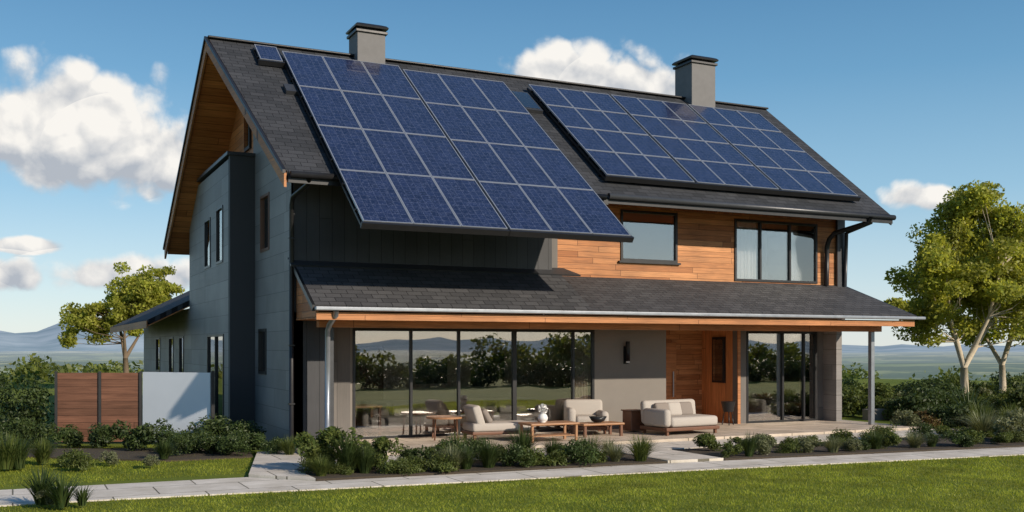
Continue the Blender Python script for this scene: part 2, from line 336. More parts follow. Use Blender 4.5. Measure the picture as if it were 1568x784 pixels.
def window(name,a0,a1,z0,z1,pos,mull=(),axis='x',fr=.06,dep=.09,thick=(),mat=BLACK):
    B=[]
    def bb(u0,u1,v0,v1,w0,w1): B.append((u0,u1,w0,w1,v0,v1) if axis=='x' else (w0,w1,u0,u1,v0,v1))
    bb(a0,a1,z0,z0+fr,pos,pos+dep); bb(a0,a1,z1-fr,z1,pos,pos+dep)
    bb(a0,a0+fr,z0+fr,z1-fr,pos,pos+dep); bb(a1-fr,a1,z0+fr,z1-fr,pos,pos+dep)
    for m in mull:
        w=.05 if m in thick else .028
        bb(m-w,m+w,z0+fr,z1-fr,pos+.002,pos+dep-.002)
    multi(name+'_frame',B,mat,H)
    e=fr-.01
    xs=[a0+e,a1-e]; p=pos+dep*.5
    if axis=='x': box(name+'_pane',xs[0],xs[1],p,p+.012,z0+e,z1-e,GLASS,H)
    else: box(name+'_pane',p,p+.012,xs[0],xs[1],z0+e,z1-e,GLASS,H)
window('living_glazing',1.57,7.77,.12,2.6,.985,(2.95,4.13,5.57,7.18),thick=(5.57,))
window('right_glazing',12.5,14.95,.12,2.6,.985,(13.75,14.5))
window('upper_window',8.22,9.9,4.3,5.56,.47)
window('upper_large_window',11.7,14.5,3.9,5.52,.47,(12.55,13.55))
window('gable_window',2.2,3.1,4.38,5.68,-.02,(),'y',mat=WAL)
window('gable_window_low',2.5,3.3,1.55,2.6,-.02,(),'y')
window('bay_window_a',4.6,5.5,4.25,5.65,-.61,(),'y'); window('bay_window_b',6.35,7.25,4.25,5.55,-.61,(),'y')
window('bay_door',4.5,6.8,.1,2.5,-.61,(5.65,),'y')
box('gable_room_wall',1.6,1.7,.3,9.6,2.9,6.1,INTW,H); 
def curtain(name,x0,x1,z0,z1,y,mat,w=.05,k=14):
    V=[];F=[];n_=90
    for i in range(n_+1):
        x=x0+(x1-x0)*i/n_; yy=y+w*math.sin(i/n_*k*2*math.pi*.5)+.01*math.sin(i*1.7)
        V+=[(x,yy,z0),(x,yy,z1)]
    for i in range(n_): F.append((2*i,2*i+2,2*i+3,2*i+1))
    mesh_obj(name,V,F,mat,H,smooth=True)
curtain('upper_curtain_left',11.72,12.5,3.92,5.5,.61,CURT,.035); curtain('upper_curtain_right',13.62,14.47,3.92,5.5,.61,CURT,.035)
curtain('living_curtain',7.2,7.75,.13,2.6,1.15,CURT2,.04); curtain('right_curtain',14.5,14.92,.13,2.6,1.15,CURT2,.04)
box('upper_window_sill',8.15,9.97,.43,.499,4.25,4.297,BLACK,H)
slab('porch_roof_left',[(.02,-1.6,3.0),(6.2,-1.6,3.0),(6.2,-.01,3.93),(.02,-.01,3.93)],.08,SHING2,H)
slab('porch_roof_right',[(6.2,-1.6,3.0),(15.9,-1.6,3.0),(15.45,.49,3.87),(6.2,.49,3.87)],.08,SHING2,H)
slab('porch_top_flashing',[(-.1,-.20,3.86),(6.7,-.20,3.86),(6.4,.1,4.03),(-.1,.1,4.03)],.04,DGREY,H)
barge('porch_rake_left',(.015,-1.6,2.995),(.015,-.01,3.92),(-1,0,0),.12,BLACK,.05)
barge('porch_rake_right',(15.905,-1.6,2.995),(15.455,.48,3.87),(1,0,0),.12,BLACK,.05)
extr('porch_side_wood',[(.06,-1.5,2.77),(.06,-.01,2.77),(.06,-.01,3.80),(.06,-1.5,2.93)],(.05,0,0),WOOD_G,H)
box('porch_fascia',.05,15.88,-1.6,-1.56,2.71,2.86,WOOD_TRIM,H)
box('porch_soffit',.06,15.7,-1.555,-1.40,2.72,2.76,WOOD_S,H)
box('porch_gutter',.0,16.15,-1.73,-1.605,2.885,2.965,GUT,H,.02)
box('porch_beam',.3,15.5,-.85,-.68,2.58,2.733,WOOD_TRIM,H)
box('porch_post_left',.50,.62,-.82,-.70,.125,2.58,DGREY,H,.01)
tube('porch_downpipe_left',[(.42,-1.66,2.88),(.42,-1.64,2.8),(.46,-1.05,2.62),(.46,-.93,2.5),(.46,-.90,.13)],.055,GUT,H)
box('porch_post_right',15.15,15.27,-.83,-.71,.125,2.58,GUT,H,.01)
tube('corner_downpipe',[(.08,-.98,5.55),(.08,-.85,5.42),(-.06,-.2,5.25),(-.06,-.07,5.1),(-.06,-.07,.05)],.05,BLACK,H)
tube('right_downpipe',[(15.0,-.95,5.6),(15.0,-.9,5.45),(14.75,.1,5.25),(14.75,.3,5.1),(14.75,.38,4.9),(14.75,.40,3.85)],.065,BLACK,H)
tube('right_downpipe_outer',[(15.38,-.6,5.5),(15.38,.3,5.3),(15.38,.36,3.85)],.05,DGREY,H)
multi('pipe_brackets',[(-.12,.0,-.13,-.01,z,z+.03) for z in (1,2.2,4.4)],BLACK,H)
box('wall_lamp_backplate',8.62,8.76,.975,.999,1.75,2.2,BLACK,H); tube('wall_lamp_body',[(8.69,.9,1.82),(8.69,.9,2.32)],.055,BLACK,H); tube('wall_lamp_lens',[(8.69,.9,1.78),(8.69,.9,1.82)],.05,CERAM,H)
def onroof(name,x0,x1,y0,y1,o0,o1,mat,parent):
    nn=Vector((0,-.6,.8)); P=[]
    for o in (o0,o1):
        for (x,y) in ((x0,y0),(x1,y0),(x1,y1),(x0,y1)): P.append(Vector((x,y,rz(y)))+nn*o)
    return mesh_obj(name,P,BF,mat,parent)
onroof('skylight_frame',6.55,7.1,2.5,3.4,0,.1,DGREY,H); onroof('skylight_pane',6.6,7.05,2.56,3.34,.1,.112,GLASS,H)
onroof('roof_vent',.35,.62,2.1,2.4,0,.10,DGREY,H)
for i,(cx,w,zt) in enumerate(((3.0,.74,10.18),(13.3,.86,10.62))):
    h=w/2
    box('chimney_stack',cx-h,cx+h,4.4-h,4.4+h,8.6,zt,CHIM,H,.01)
    box('chimney_collar',cx-h-.05,cx+h+.05,4.35-h,4.45+h,zt-.02,zt+.05,BLACK,H,.01)
    box('chimney_throat',cx-h+.06,cx+h-.06,4.46-h,4.34+h,zt+.05,zt+.11,BLACK,H)
    V=[];F=[]
    R_=[(h+.06,0),(h+.07,.04),(h+.02,.09),(h-.09,.135),(h-.24,.155),(.03,.16)]
    for r,z in R_:
        for sx,sy in ((-1,-1),(1,-1),(1,1),(-1,1)): V.append((cx+sx*r,4.4+sy*r,zt+.11+z))
    for k in range(5):
        for j in range(4): F.append((k*4+j,k*4+(j+1)%4,k*4+4+(j+1)%4,k*4+4+j))
    F+= [(0,3,2,1),(20,21,22,23)]
    mesh_obj('chimney_cap',V,F,BLACK,H)
    onroof('chimney_flashing',cx-h-.08,cx+h+.08,4.25-h,4.2,.0,.02,DGREY,H)
slab('wing_roof',[(-1.75,9.92,2.95),(-1.75,22,2.95),(2.5,22,5.1),(2.5,9.92,5.1)],.14,SHING3,H)
box('wing_fascia',-1.78,-1.75,9.9,22.02,2.72,2.93,WOOD_TRIM,H)
slab('wing_soffit',[(-1.73,9.94,2.80),(-1.73,21.9,2.80),(2.4,21.9,4.9),(2.4,9.94,4.9)],.03,WOOD_S,H)
wall('wing_wall',9.9,21.5,0,3.3,-.59,.2,[(11,11.9,1.3,2.5),(13.2,14.2,1.3,2.5),(16.5,17.6,1.3,2.5)],GREY_G,H,'y')
for a in ((11,11.9),(13.2,14.2),(16.5,17.6)): window('wing_window',a[0],a[1],1.3,2.5,-.61,(),'y')
box('wing_end_wall',-.39,5,21.3,21.5,0,3.3,GREY_F,H)

# ------------------------------------------------------------------ SOLAR ARRAYS
def solar(x0,x1,nc,y0,y1,nr,cu,cv,off=.17):
    P=group('solar_panel_array',((x0+x1)/2,(y0+y1)/2,rz((y0+y1)/2)+off))
    u=Vector((1,0,0)); v=Vector((0,.8,.6)); nn=Vector((0,-.6,.8))
    L=(y1-y0)*1.25; O=Vector((x0,y0,rz(y0)))+nn*off; pw=(x1-x0)/nc; ph=L/nr; g=.006; fw=.02; t=.04
    FV=[];FF=[];CV=[];CF=[];UV=[]
    def bx(a0,a1,b0,b1,h0,h1):
        n=len(FV)
        for h in (h0,h1):
            for a,b in ((a0,b0),(a1,b0),(a1,b1),(a0,b1)): FV.append(O+u*a+v*b+nn*h)
        FF.extend([tuple(i+n for i in f) for f in BF])
    for i in range(nc):
        for j in range(nr):
            a0=i*pw+g;a1=(i+1)*pw-g;b0=j*ph+g;b1=(j+1)*ph-g
            bx(a0,a1,b0,b0+fw,0,t); bx(a0,a1,b1-fw,b1,0,t); bx(a0,a0+fw,b0+fw,b1-fw,0,t); bx(a1-fw,a1,b0+fw,b1-fw,0,t)
            n=len(CV)
            c=[(a0+fw,b0+fw),(a1-fw,b0+fw),(a1-fw,b1-fw),(a0+fw,b1-fw)]
            tl=[random.uniform(-.004,.004) for _ in range(2)]; tl=[tl[0],tl[1],-tl[0],-tl[1]]
            for k,(a,b) in enumerate(c): CV.append(O+u*a+v*b+nn*(t-.008+tl[k]))
            for a,b in c: CV.append(O+u*a+v*b+nn*.004)
            CF.append((n,n+1,n+2,n+3)); CF.append((n+7,n+6,n+5,n+4)); UV+= [(0+i*cu,j*cv),(cu+i*cu,j*cv),(cu+i*cu,cv+j*cv),(i*cu,cv+j*cv)]+[(0,0)]*4
    mesh_obj('module_frames',FV,FF,ALU,P)
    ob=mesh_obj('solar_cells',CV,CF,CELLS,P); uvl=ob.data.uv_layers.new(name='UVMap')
    for k,(a,b) in enumerate(UV): uvl.data[k].uv=(a,b)
    FV.clear();FF.clear()
    for j in range(nr):
        for q in (.25,.75): bx(-.03,(x1-x0)+.03,(j+q)*ph-.02,(j+q)*ph+.02,-.05,-.002)
    nx=max(3,int((x1-x0)/.9))
    for k in range(nx+1):
        a=k*(x1-x0)/nx; bx(a-.02,a+.02,.02,L-.02,-.10,-.052)
        for b in np.arange(.3,L,1.6):
            if y0+b*.8>-.7: bx(a-.015,a+.015,b-.03,b+.03,-off,-.10)
    bx(-.04,(x1-x0)+.04,-.07,-.01,-.09,.03)
    bx((x1-x0)-.01,(x1-x0)+.06,.0,L,-.03,-.003)  # strip added to stop sunlight leaking through the gap between arrays
    mesh_obj('rails_and_gap_strip',FV,FF,BLACK,P)
    return P
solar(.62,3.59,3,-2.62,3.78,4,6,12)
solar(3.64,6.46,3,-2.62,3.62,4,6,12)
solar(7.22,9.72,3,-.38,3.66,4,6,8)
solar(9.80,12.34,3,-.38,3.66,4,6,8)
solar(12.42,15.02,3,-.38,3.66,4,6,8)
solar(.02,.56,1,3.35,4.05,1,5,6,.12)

# ------------------------------------------------------------------ fence, gate
Fc=group('wooden_fence',(-3.45,3.8,0))
WF=m_planks('fence_boards',(.24,.11,.068),(.165,.078,.048),'z','x',.16,6,.06)
def seg(name,a,b,z0,z1,t,mat,par):
    a=Vector((*a,0));b=Vector((*b,0)); d=(b-a).normalized(); nn=Vector((-d.y,d.x,0))*t
    return extr(name,[a+Vector((0,0,z0)),b+Vector((0,0,z0)),b+Vector((0,0,z1)),a+Vector((0,0,z1))],nn,mat,par)
seg('fence_panel_1',(-4.3,4.2),(-3.47,3.81),.05,1.6,.05,WF,Fc); seg('fence_panel_2',(-3.42,3.79),(-2.65,3.43),.05,1.6,.05,WF,Fc)
for p in ((-4.33,4.21),(-3.445,3.80),(-2.62,3.42)): box('fence_post',p[0]-.03,p[0]+.03,p[1]-.03,p[1]+.04,0,1.63,BLACK,Fc)
Wp=group('white_garden_gate',(-2,2.7,0))
seg('gate_panel',(-2.58,3.36),(-1.34,1.95),.06,1.62,.05,WHITE,Wp); box('gate_post',-1.33,-1.26,1.87,1.95,0,1.66,BLACK,Wp)
box('garden_wall',17.6,19.6,1.6,1.95,0,.32,RENDER_G)

# ------------------------------------------------------------------ foliage helpers
def leaves_mesh(C,s,aspect=.5,upb=0.,rg=rng):
    n_=len(C); nr=rg.normal(size=(n_,3)); nr[:,2]+=upb; nr/=np.linalg.norm(nr,axis=1)[:,None]
    t=rg.normal(size=(n_,3)); t-=nr*(t*nr).sum(1)[:,None]; t/=np.linalg.norm(t,axis=1)[:,None]; b=np.cross(nr,t)
    s=(s*rg.uniform(.6,1.3,n_))[:,None]
    V=np.stack([C-t*s,C+b*s*aspect-t*s*.1,C+t*s,C-b*s*aspect-t*s*.1],1).reshape(-1,3)
    return V,np.arange(n_*4).reshape(-1,4)
def clump_pts(c,r,n_,flat=.75,rg=rng):
    d=rg.normal(size=(n_,3)); d/=np.linalg.norm(d,axis=1)[:,None]; d*=(r*rg.uniform(0,1,n_)**.45)[:,None]; d[:,2]*=flat; return np.array(c)+d
def lobes_sample(lobes,n_,rg=rng,inner=.55):
    out=[]; w=np.array([l[3]*l[4]*l[5] for l in lobes])**.7; w/=w.sum()
    for k in rg.choice(len(lobes),n_,p=w):
        l=lobes[k]; d=rg.normal(size=3); d/=np.linalg.norm(d); d*=rg.uniform(0,1)**inner
        out.append((l[0]+d[0]*l[3],l[1]+d[1]*l[4],l[2]+d[2]*l[5]))
    return out
def tree(name,base,lobes,nclump,rc,nleaf,leaf,trunk_r,fork,matl,matb,seed=1,stems=3):
    rg=np.random.default_rng(seed); G=group(name,base)
    cl=lobes_sample(lobes,nclump,rg)
    P=np.concatenate([clump_pts(c,rc*rg.uniform(.6,1.25),int(nleaf*rg.uniform(.5,1.2)),.7,rg) for c in cl])
    V,F=leaves_mesh(P,leaf,.55,.4,rg); mesh_obj('foliage',V,F,matl,G)
    BV=[];BFc=[]
    def add(p,r,s=7):
        v,f=tube_data(p,r,s); n_=len(BV); BV.extend(v); BFc.extend([tuple(i+n_ for i in q) for q in f])
    b=Vector(base); fk=b+Vector((rg.uniform(-.1,.1),rg.uniform(-.1,.1),fork))
    add([b-Vector((0,0,.1)),b+Vector((0,0,.15)),b.lerp(fk,.5)+Vector((.04,0,0)),fk],[trunk_r*1.7,trunk_r*1.15,trunk_r,trunk_r*.9],10)
    cen=Vector(np.mean(np.array(cl),axis=0)); mains=[]
    for k in range(stems):
        a=2*math.pi*k/stems+rg.uniform(-.4,.4); top=max(c[2] for c in cl)
        e=Vector((cen.x+math.cos(a)*lobes[0][3]*.5,cen.y+math.sin(a)*lobes[0][4]*.5,b.z+(top-b.z)*rg.uniform(.65,.9)))
        m=fk.lerp(e,.4)+Vector((math.cos(a)*.25,math.sin(a)*.25,.0)); pts=[fk,fk.lerp(m,.5),m,m.lerp(e,.5)+Vector((0,0,.2)),e]
        add(pts,[trunk_r*.75,trunk_r*.6,trunk_r*.45,trunk_r*.28,trunk_r*.08]); mains+=[(p,trunk_r*(.6-.13*i)) for i,p in enumerate(pts[1:4])]
    for c in cl:
        c=Vector(c); p,r=min(mains,key=lambda q:(q[0]-c).length+ (0 if q[0].z<c.z else 3)); r=max(.012,r*.35)
        m=p.lerp(c,.5)+Vector((rg.uniform(-.15,.15),rg.uniform(-.15,.15),-.1)); add([p,m,c],[r,r*.6,.006],5)
    mesh_obj('trunk_and_limbs',BV,BFc,matb,G,smooth=True)
    return G
L_TREE=m_leaf('tree_leaves_sunny',(.25,.29,.04),(.46,.45,.09),.52)
L_TREE2=m_leaf('tree_leaves_green',(.08,.11,.024),(.17,.19,.04),.4)
L_DARK=m_leaf('shrub_leaves_dark',(.035,.062,.018),(.075,.105,.03),.25)
L_MID=m_leaf('shrub_leaves_mid',(.07,.105,.026),(.15,.175,.045),.35)
L_GREY=m_leaf('shrub_leaves_sage',(.14,.16,.08),(.23,.24,.13),.3)
L_RED=m_leaf('shrub_leaves_rust',(.16,.07,.03),(.14,.13,.04),.3)

tree('tree',(23.0,2.9,0),[(23.0,2.9,4.2,2.7,2.5,1.6),(23.4,2.7,5.6,1.9,1.7,1.3),(23.5,2.7,6.7,1.2,1.1,1.15),(21.1,3.2,3.3,1.2,1.3,.9),(21.8,3.0,4.8,1.2,1.0,1.1),(24.8,2.0,4.2,1.8,1.6,1.6)],165,.55,470,.07,.13,1.5,L_TREE,BARKL,3,4)
tree('tree',(27.5,5.0,0),[(27.5,5,4.0,2.4,2.2,1.7),(27.9,4.8,5.8,1.6,1.5,1.3)],80,.62,320,.09,.12,1.5,L_TREE,BARKL,5,3)
tree('tree',(-.2,33,0),[(.7,33,4.9,1.7,1.7,1.6),(-.2,33,3.8,1.5,1.4,1.0),(-1.8,33,3.3,1.4,1.3,1.3)],135,.5,300,.085,.14,1.6,L_TREE,BARK,8,3)

def shrub_mesh(seed,r,h,mat,leaf=.035,n_=14,nl=170):
    rg=np.random.default_rng(seed); P=[]
    for _ in range(n_):
        a=rg.uniform(0,6.28); q=rg.uniform(0,.8)*r; z=h*rg.uniform(.2,.85)*(1-.35*q/r)
        P.append(clump_pts((math.cos(a)*q,math.sin(a)*q,z),r*rg.uniform(.28,.48),nl,.85,rg))
    P=np.concatenate(P); P=P[P[:,2]>.01]; V,F=leaves_mesh(P,leaf,.4,.5,rg)
    ob=mesh_obj('tmp',V,F,mat); me=ob.data; bpy.data.objects.remove(ob); return me
def blades_mesh(seed,nb,h,spread,w,mat,droop=.6,segs=4):
    rg=np.random.default_rng(seed); a=rg.uniform(0,2*np.pi,nb); r0=rg.uniform(0,.10,nb); L=h*rg.uniform(.6,1.1,nb); sp=spread*rg.uniform(.15,1,nb)
    V=np.zeros((nb,segs+1,2,3)); d=np.stack([np.cos(a),np.sin(a)],1); pp=np.stack([-np.sin(a),np.cos(a)],1)
    for s in range(segs+1):
        t=s/segs; rad=r0+sp*t**1.5; z=L*(t*1.25-droop*.75*t**2.6*(sp/spread)); ww=w*(1-t)**.7+.001
        for k,sg in enumerate((-1,1)):
            V[:,s,k,:2]=d*rad[:,None]+pp*(ww*sg); V[:,s,k,2]=z
    idx=np.arange(nb*(segs+1)*2).reshape(nb,segs+1,2)
    F=np.stack([idx[:,:-1,0],idx[:,:-1,1],idx[:,1:,1],idx[:,1:,0]],-1).reshape(-1,4)
    ob=mesh_obj('tmp',V.reshape(-1,3),F,mat); me=ob.data; bpy.data.objects.remove(ob); return me
SH=[shrub_mesh(11,.38,.5,L_DARK),shrub_mesh(12,.46,.45,L_MID),shrub_mesh(13,.36,.6,L_MID),shrub_mesh(14,.44,.5,L_DARK,.03),shrub_mesh(17,.5,.4,L_MID,.028,18)]
SHG=[shrub_mesh(15,.4,.5,L_GREY,.03)]; SHR=[shrub_mesh(16,.4,.45,L_RED,.035)]
GR=[blades_mesh(21,420,.46,.46,.006,L_MID,.8),blades_mesh(22,420,.5,.42,.006,L_DARK,.75),blades_mesh(23,360,.42,.48,.006,L_GREY,.8)]
SPIKE=[blades_mesh(24,110,.5,.46,.016,L_DARK,.5)]
def put(name,me,x,y,s=1.,z=0.04,sz=1.):
    o=bpy.data.objects.new(name,me); o.location=(x,y,z); o.rotation_euler=(random.uniform(-.08,.08),random.uniform(-.08,.08),random.uniform(0,6.28)); o.scale=(s*random.uniform(.9,1.15),s,s*sz*random.uniform(.85,1.1)); COL.objects.link(o); return o
x=-.6
while x<5.6:
    k=random.random(); y=-4.35-.05*x+random.uniform(-.2,.16)
    if k<.4: put('ornamental_grass',random.choice(GR),x,y,random.uniform(.7,1.1))
    else: put('shrub',random.choice(SH+SHG),x,y,random.uniform(.55,1.0))
    x+=random.uniform(.28,.5)
x=-.5
while x<5.5:
    k=random.random(); put('shrub' if k<.6 else 'ornamental_grass',random.choice(SH) if k<.6 else random.choice(GR),x,-3.7+random.uniform(-.12,.12),random.uniform(.7,1.15)); x+=random.uniform(.35,.65)
put('shrub',SH[2],-.35,-3.6,1.6); put('shrub',SH[1],.15,-3.9,1.2); put('ornamental_grass',GR[1],-.1,-4.1,1.15); put('shrub',SH[3],1.9,-3.8,1.15)
x=7.3
while x<15.2:
    k=random.random(); y=-4.75-.08*(x-7)+random.uniform(-.2,.15)
    if k<.3: put('ornamental_grass',random.choice(GR),x,y,random.uniform(.65,.9))
    else: put('shrub',random.choice(SH+SHG),x,y,random.uniform(.5,.85))
    x+=random.uniform(.3,.6)
x=7.6
while x<17:
    put('shrub',random.choice(SH),x,-3.85+random.uniform(-.2,.2),random.uniform(.55,.9)); x+=random.uniform(.45,.9)
for _ in range(75):
    x=random.uniform(15.0,26); y=random.uniform(-5.5,-1.0)
    if y<yf(x)+1.5: continue
    k=random.random(); put('ornamental_grass' if k<.3 else 'shrub',random.choice(GR) if k<.3 else random.choice(SH+SHG+SHR),x,y,random.uniform(.8,1.7))
for _ in range(85):
    x=random.uniform(18,34); y=random.uniform(0,9); put('shrub',random.choice(SH+SHG),x,y,random.uniform(1.2,2.6))
put('yucca',SPIKE[0],18.6,-1.0,2.0)
for (x,y,s) in ((-.9,.2,1.1),(-1.3,-.3,.9),(-.7,1.3,1.3),(-1.8,.9,1.2),(-.45,-.4,.8),(-2.2,.2,.9),(-2.7,1.6,1.3),(-3.4,2.4,1.2),(-4.2,3.1,1.1),(-5,3.4,1.3),(-1.2,1.9,1.5),(-1.6,.2,1.0),(-2.3,1.2,1.1)):
    put('shrub',random.choice(SH[:1]+SH[3:4]),x,y,s)
for (x,y,s) in ((-.3,-.9,.8),(-2.6,-.4,.8),(-5.3,-.9,1.3),(-5.7,.2,1.3),(-4.7,-.2,.9)): put('ornamental_grass',random.choice(GR[:2]),x,y,s)
for (x,y,s) in ((-5.1,-.9,1.0),(-4.85,-5.6,.9),(-4.6,-6.0,.8),(-4.35,-5.95,.5)): put('yucca',SPIKE[0],x,y,s)
for (x,y,s) in ((-4.1,-1.4,.7),(-3.6,-.9,.6),(-3.0,-1.6,.5),(-4.3,-.6,.7),(-4.75,-5.75,.5)): put('shrub',SHG[0] if s<.65 else SH[1],x,y,s)
P=[]; 
for _ in range(230):
    x=random.uniform(-13,-4.5); P.append(clump_pts((x,4.45+random.uniform(-.3,.5)-(x+4.3)*.1,random.uniform(.1,1.4)),.32,170,1))
V,F=leaves_mesh(np.concatenate(P),.045,.5); mesh_obj('hedge',V,F,L_DARK)
def mass(name,pts,mat,leaf,nl,rc):
    P=[clump_pts(p,rc*random.uniform(.6,1.3),nl,.8) for p in pts]; V,F=leaves_mesh(np.concatenate(P),leaf,.6,.4); mesh_obj(name,V,F,mat)
pts=[]
for _ in range(420):
    a=math.radians(random.uniform(-12,16)); r=random.uniform(62,105); h=(.6+.7*math.sin(a*37)+.6*math.sin(a*90))
    pts.append((-5.2+r*math.sin(a),-20.9+r*math.cos(a),-1.0+random.uniform(-1,1)*.9+h*.6+float(hgt(max(0,r-22)))*.25))
mass('distant_trees',pts,L_TREE2,.2,70,1.1)
pts=[]
for _ in range(300):
    a=math.radians(random.uniform(42,62)); r=random.uniform(58,100)
    pts.append((-5.2+r*math.sin(a),-20.9+r*math.cos(a),random.uniform(-3.6,-.6)+.8*math.sin(a*60)))
mass('distant_trees',pts,L_MID,.2,70,1.2)
# tree belt beyond the front lawn (seen reflected in the glazing)
pts=[]
for _ in range(1100):
    x=random.uniform(-30,110); hh=max(.6,1.7+2.0*math.exp(-((x-33)/7)**2)+1.4*math.exp(-((x-70)/12)**2)+.5*math.sin(x*.5+1)+.5*math.sin(x*1.3))
    pts.append((x,-40-random.uniform(0,5),hh*random.uniform(0,1)**.7-.6))
mass('distant_trees',pts,L_TREE2,.2,60,.95)
pts=[(random.uniform(2,60),-27.5+random.uniform(-.5,.5),random.uniform(0,1.15)) for _ in range(620)]  # unseen hedge added behind the camera to cover the lawn reflected in the glazing
mass('reflection_screen_hedge',pts,L_DARK,.09,80,.5)

# ------------------------------------------------------------------ lawn grass blades
n_=190000
X=rng.uniform(-6.5,15.5,n_); Y=rng.uniform(-14,-5,n_)
dx=X+5.19;dy=Y+20.94; d=.438*dx+.899*dy
ok=(Y<yf(X)+rng.normal(0,.02,n_))&(d>13.0)
X=X[ok];Y=Y[ok]
n2=26000; X2=rng.uniform(-6.5,-.9,n2);Y2=rng.uniform(-3.4,3,n2); ok2=(Y2>-3.15-.1*(X2+4)*-.3); X=np.concatenate([X,X2[ok2]]);Y=np.concatenate([Y,Y2[ok2]])
m=len(X); a=rng.uniform(0,2*np.pi,m); h=rng.uniform(.015,.042,m); w=.006; lx=rng.normal(0,.018,m); ly=rng.normal(0,.018,m)
V=np.zeros((m,3,3)); V[:,0]=np.stack([X-np.cos(a)*w,Y-np.sin(a)*w,np.zeros(m)],1); V[:,1]=np.stack([X+np.cos(a)*w,Y+np.sin(a)*w,np.zeros(m)],1); V[:,2]=np.stack([X+lx,Y+ly,h],1)
L_GRASS=m_leaf('lawn_blades',(.21,.265,.028),(.38,.39,.052),.5)
mesh_obj('lawn_grass',V.reshape(-1,3),np.arange(m*3).reshape(-1,3),L_GRASS)

# ------------------------------------------------------------------ furniture (terrace top z=.125)
Z=.126
def cushion(name,cx,cy,cz,sx,sy,sz,mat,par,rx=0,ry=0,b=.06):
    ob=box(name,-sx/2,sx/2,-sy/2,sy/2,-sz/2,sz/2,mat,par,min(b,sz*.45,sx*.45,sy*.45),True,4,True); ob.location=(cx,cy,cz); ob.rotation_euler=(rx,ry,0); return ob
G=group('chaise_lounge',(4.6,-.15,Z),math.radians(-4))
box('frame',-.75,.75,-.38,.38,.12,.19,WAL,G,.015,True)
for sx in (-.68,.68):
    for sy in (-.32,.32): box('leg',sx-.03,sx+.03,sy-.03,sy+.03,0,.12,WAL,G,0,True)
cushion('seat_cushion',.0,0,.28,1.48,.74,.19,CREAM,G)
cushion('back_cushion',-.58,0,.52,.20,.70,.50,CREAM,G,0,math.radians(-18))
cushion('throw_pillow',-.36,-.08,.52,.14,.42,.36,TAUPE,G,0,math.radians(-30))
def cyl(name,x,y,z0,z1,r,mat,par,r2=None,seg=28):
    V,F=tube_data([(x,y,z0),(x,y,z1)],[r,r2 if r2 else r],seg); ob=mesh_obj(name,V,F,mat,par,True); return ob
G=group('side_table',(3.45,.2,Z)); cyl('top',0,0,.47,.51,.42,OAK,G)
for k in range(4):
    a=k*math.pi/2+.5; tube('leg_%d'%(k+1),[(math.cos(a)*.33,math.sin(a)*.33,.47),(math.cos(a)*.36,math.sin(a)*.36,0)],.018,WAL,G,8,True)
G=group('coffee_table',(5.35,-1.15,Z)); box('top',-.6,.6,-.32,.32,.36,.41,OAK,G,.02,True); box('shelf',-.52,.52,-.26,.26,.12,.14,OAK,G,0,True)
for sx in (-.54,.54):
    for sy in (-.26,.26): box('leg',sx-.025,sx+.025,sy-.025,sy+.025,0,.36,OAK,G,0,True)
G=group('ceramic_vase',(5.2,-1.15,Z+.411))
prof=[(.05,0),(.10,.04),(.115,.10),(.09,.16),(.045,.2),(.05,.23)]
V,F=tube_data([(0,0,z) for r,z in prof],[r for r,z in prof],20); mesh_obj('body',V,F,CERAM,G,True,True)
G=group('flower_bunch',(5.2,-1.15,Z+.62)); P=clump_pts((0,0,.08),.11,260,1); V,F=leaves_mesh(P,.025,.7); mesh_obj('petals',V,F,CERAM,G,True)
G=group('low_table',(6.95,-.55,Z)); box('top',-.55,.55,-.3,.3,.26,.31,OAK,G,.02,True)
for sx in (-.48,.48):
    for sy in (-.24,.24): box('leg',sx-.03,sx+.03,sy-.03,sy+.03,0,.26,WAL,G,0,True)
G=group('bowl',(6.95,-.55,Z+.311)); prof=[(.07,0),(.15,.04),(.2,.12),(.21,.14),(.17,.09),(.05,.05)]
V,F=tube_data([(0,0,z) for r,z in prof],[r for r,z in prof],20); mesh_obj('body',V,F,BLACK,G,True,True)
def sofa(name,x,y,z,rot,w,dp,pill=True,mat=CREAM,arms=(1,1)):
    G=group(name,(x,y,z),rot); h=w/2; q=dp/2
    box('base',-h,h,-q,q,.10,.18,WAL,G,.015,True)
    for sx in (-h+.08,h-.08):
        for sy in (-q+.08,q-.08): box('leg',sx-.03,sx+.03,sy-.03,sy+.03,0,.10,WAL,G,0,True)
    x0=-h+(.17 if arms[0] else .02); x1=h-(.17 if arms[1] else .02)
    cushion('seat',(x0+x1)/2,-.04,.30,x1-x0,dp-.10,.24,mat,G,b=.08)
    cushion('backrest',0,q-.08,.50,w,.2,.56,mat,G,math.radians(-6),0,.09)
    if arms[0]: cushion('arm_left',-h+.08,-.04,.40,.2,dp-.1,.42,mat,G,b=.09)
    if arms[1]: cushion('arm_right',h-.08,-.04,.36,.2,dp-.1,.34,mat,G,b=.09)
    if pill:
        for i,px in enumerate((-.35,0,.32)): cushion('pillow_%d'%(i+1),px*w/1.5,q-.28,.56,.42,.14,.34,TAUPE if i!=1 else mat,G,math.radians(-18),0,.07)
    return G
sofa('outdoor_sofa',9.1,-.75,Z,math.radians(6),1.65,.98,arms=(1,0))
sofa('armchair',7.15,.35,Z,math.radians(-20),.95,.85,False)
G=group('side_table',(8.35,.1,Z)); box('body',-.2,.2,-.2,.2,.03,.50,WAL,G,.012,True); box('top',-.23,.23,-.23,.23,.50,.53,WAL,G,.008,True)
G=group('plant_stand',(11.7,.75,Z)); cyl('pot',0,0,.35,.62,.13,BLACK,G,.19)
for k in range(3):
    a=k*2.09; tube('leg_%d'%(k+1),[(math.cos(a)*.1,math.sin(a)*.1,.4),(math.cos(a)*.17,math.sin(a)*.17,0)],.014,BLACK,G,8,True)
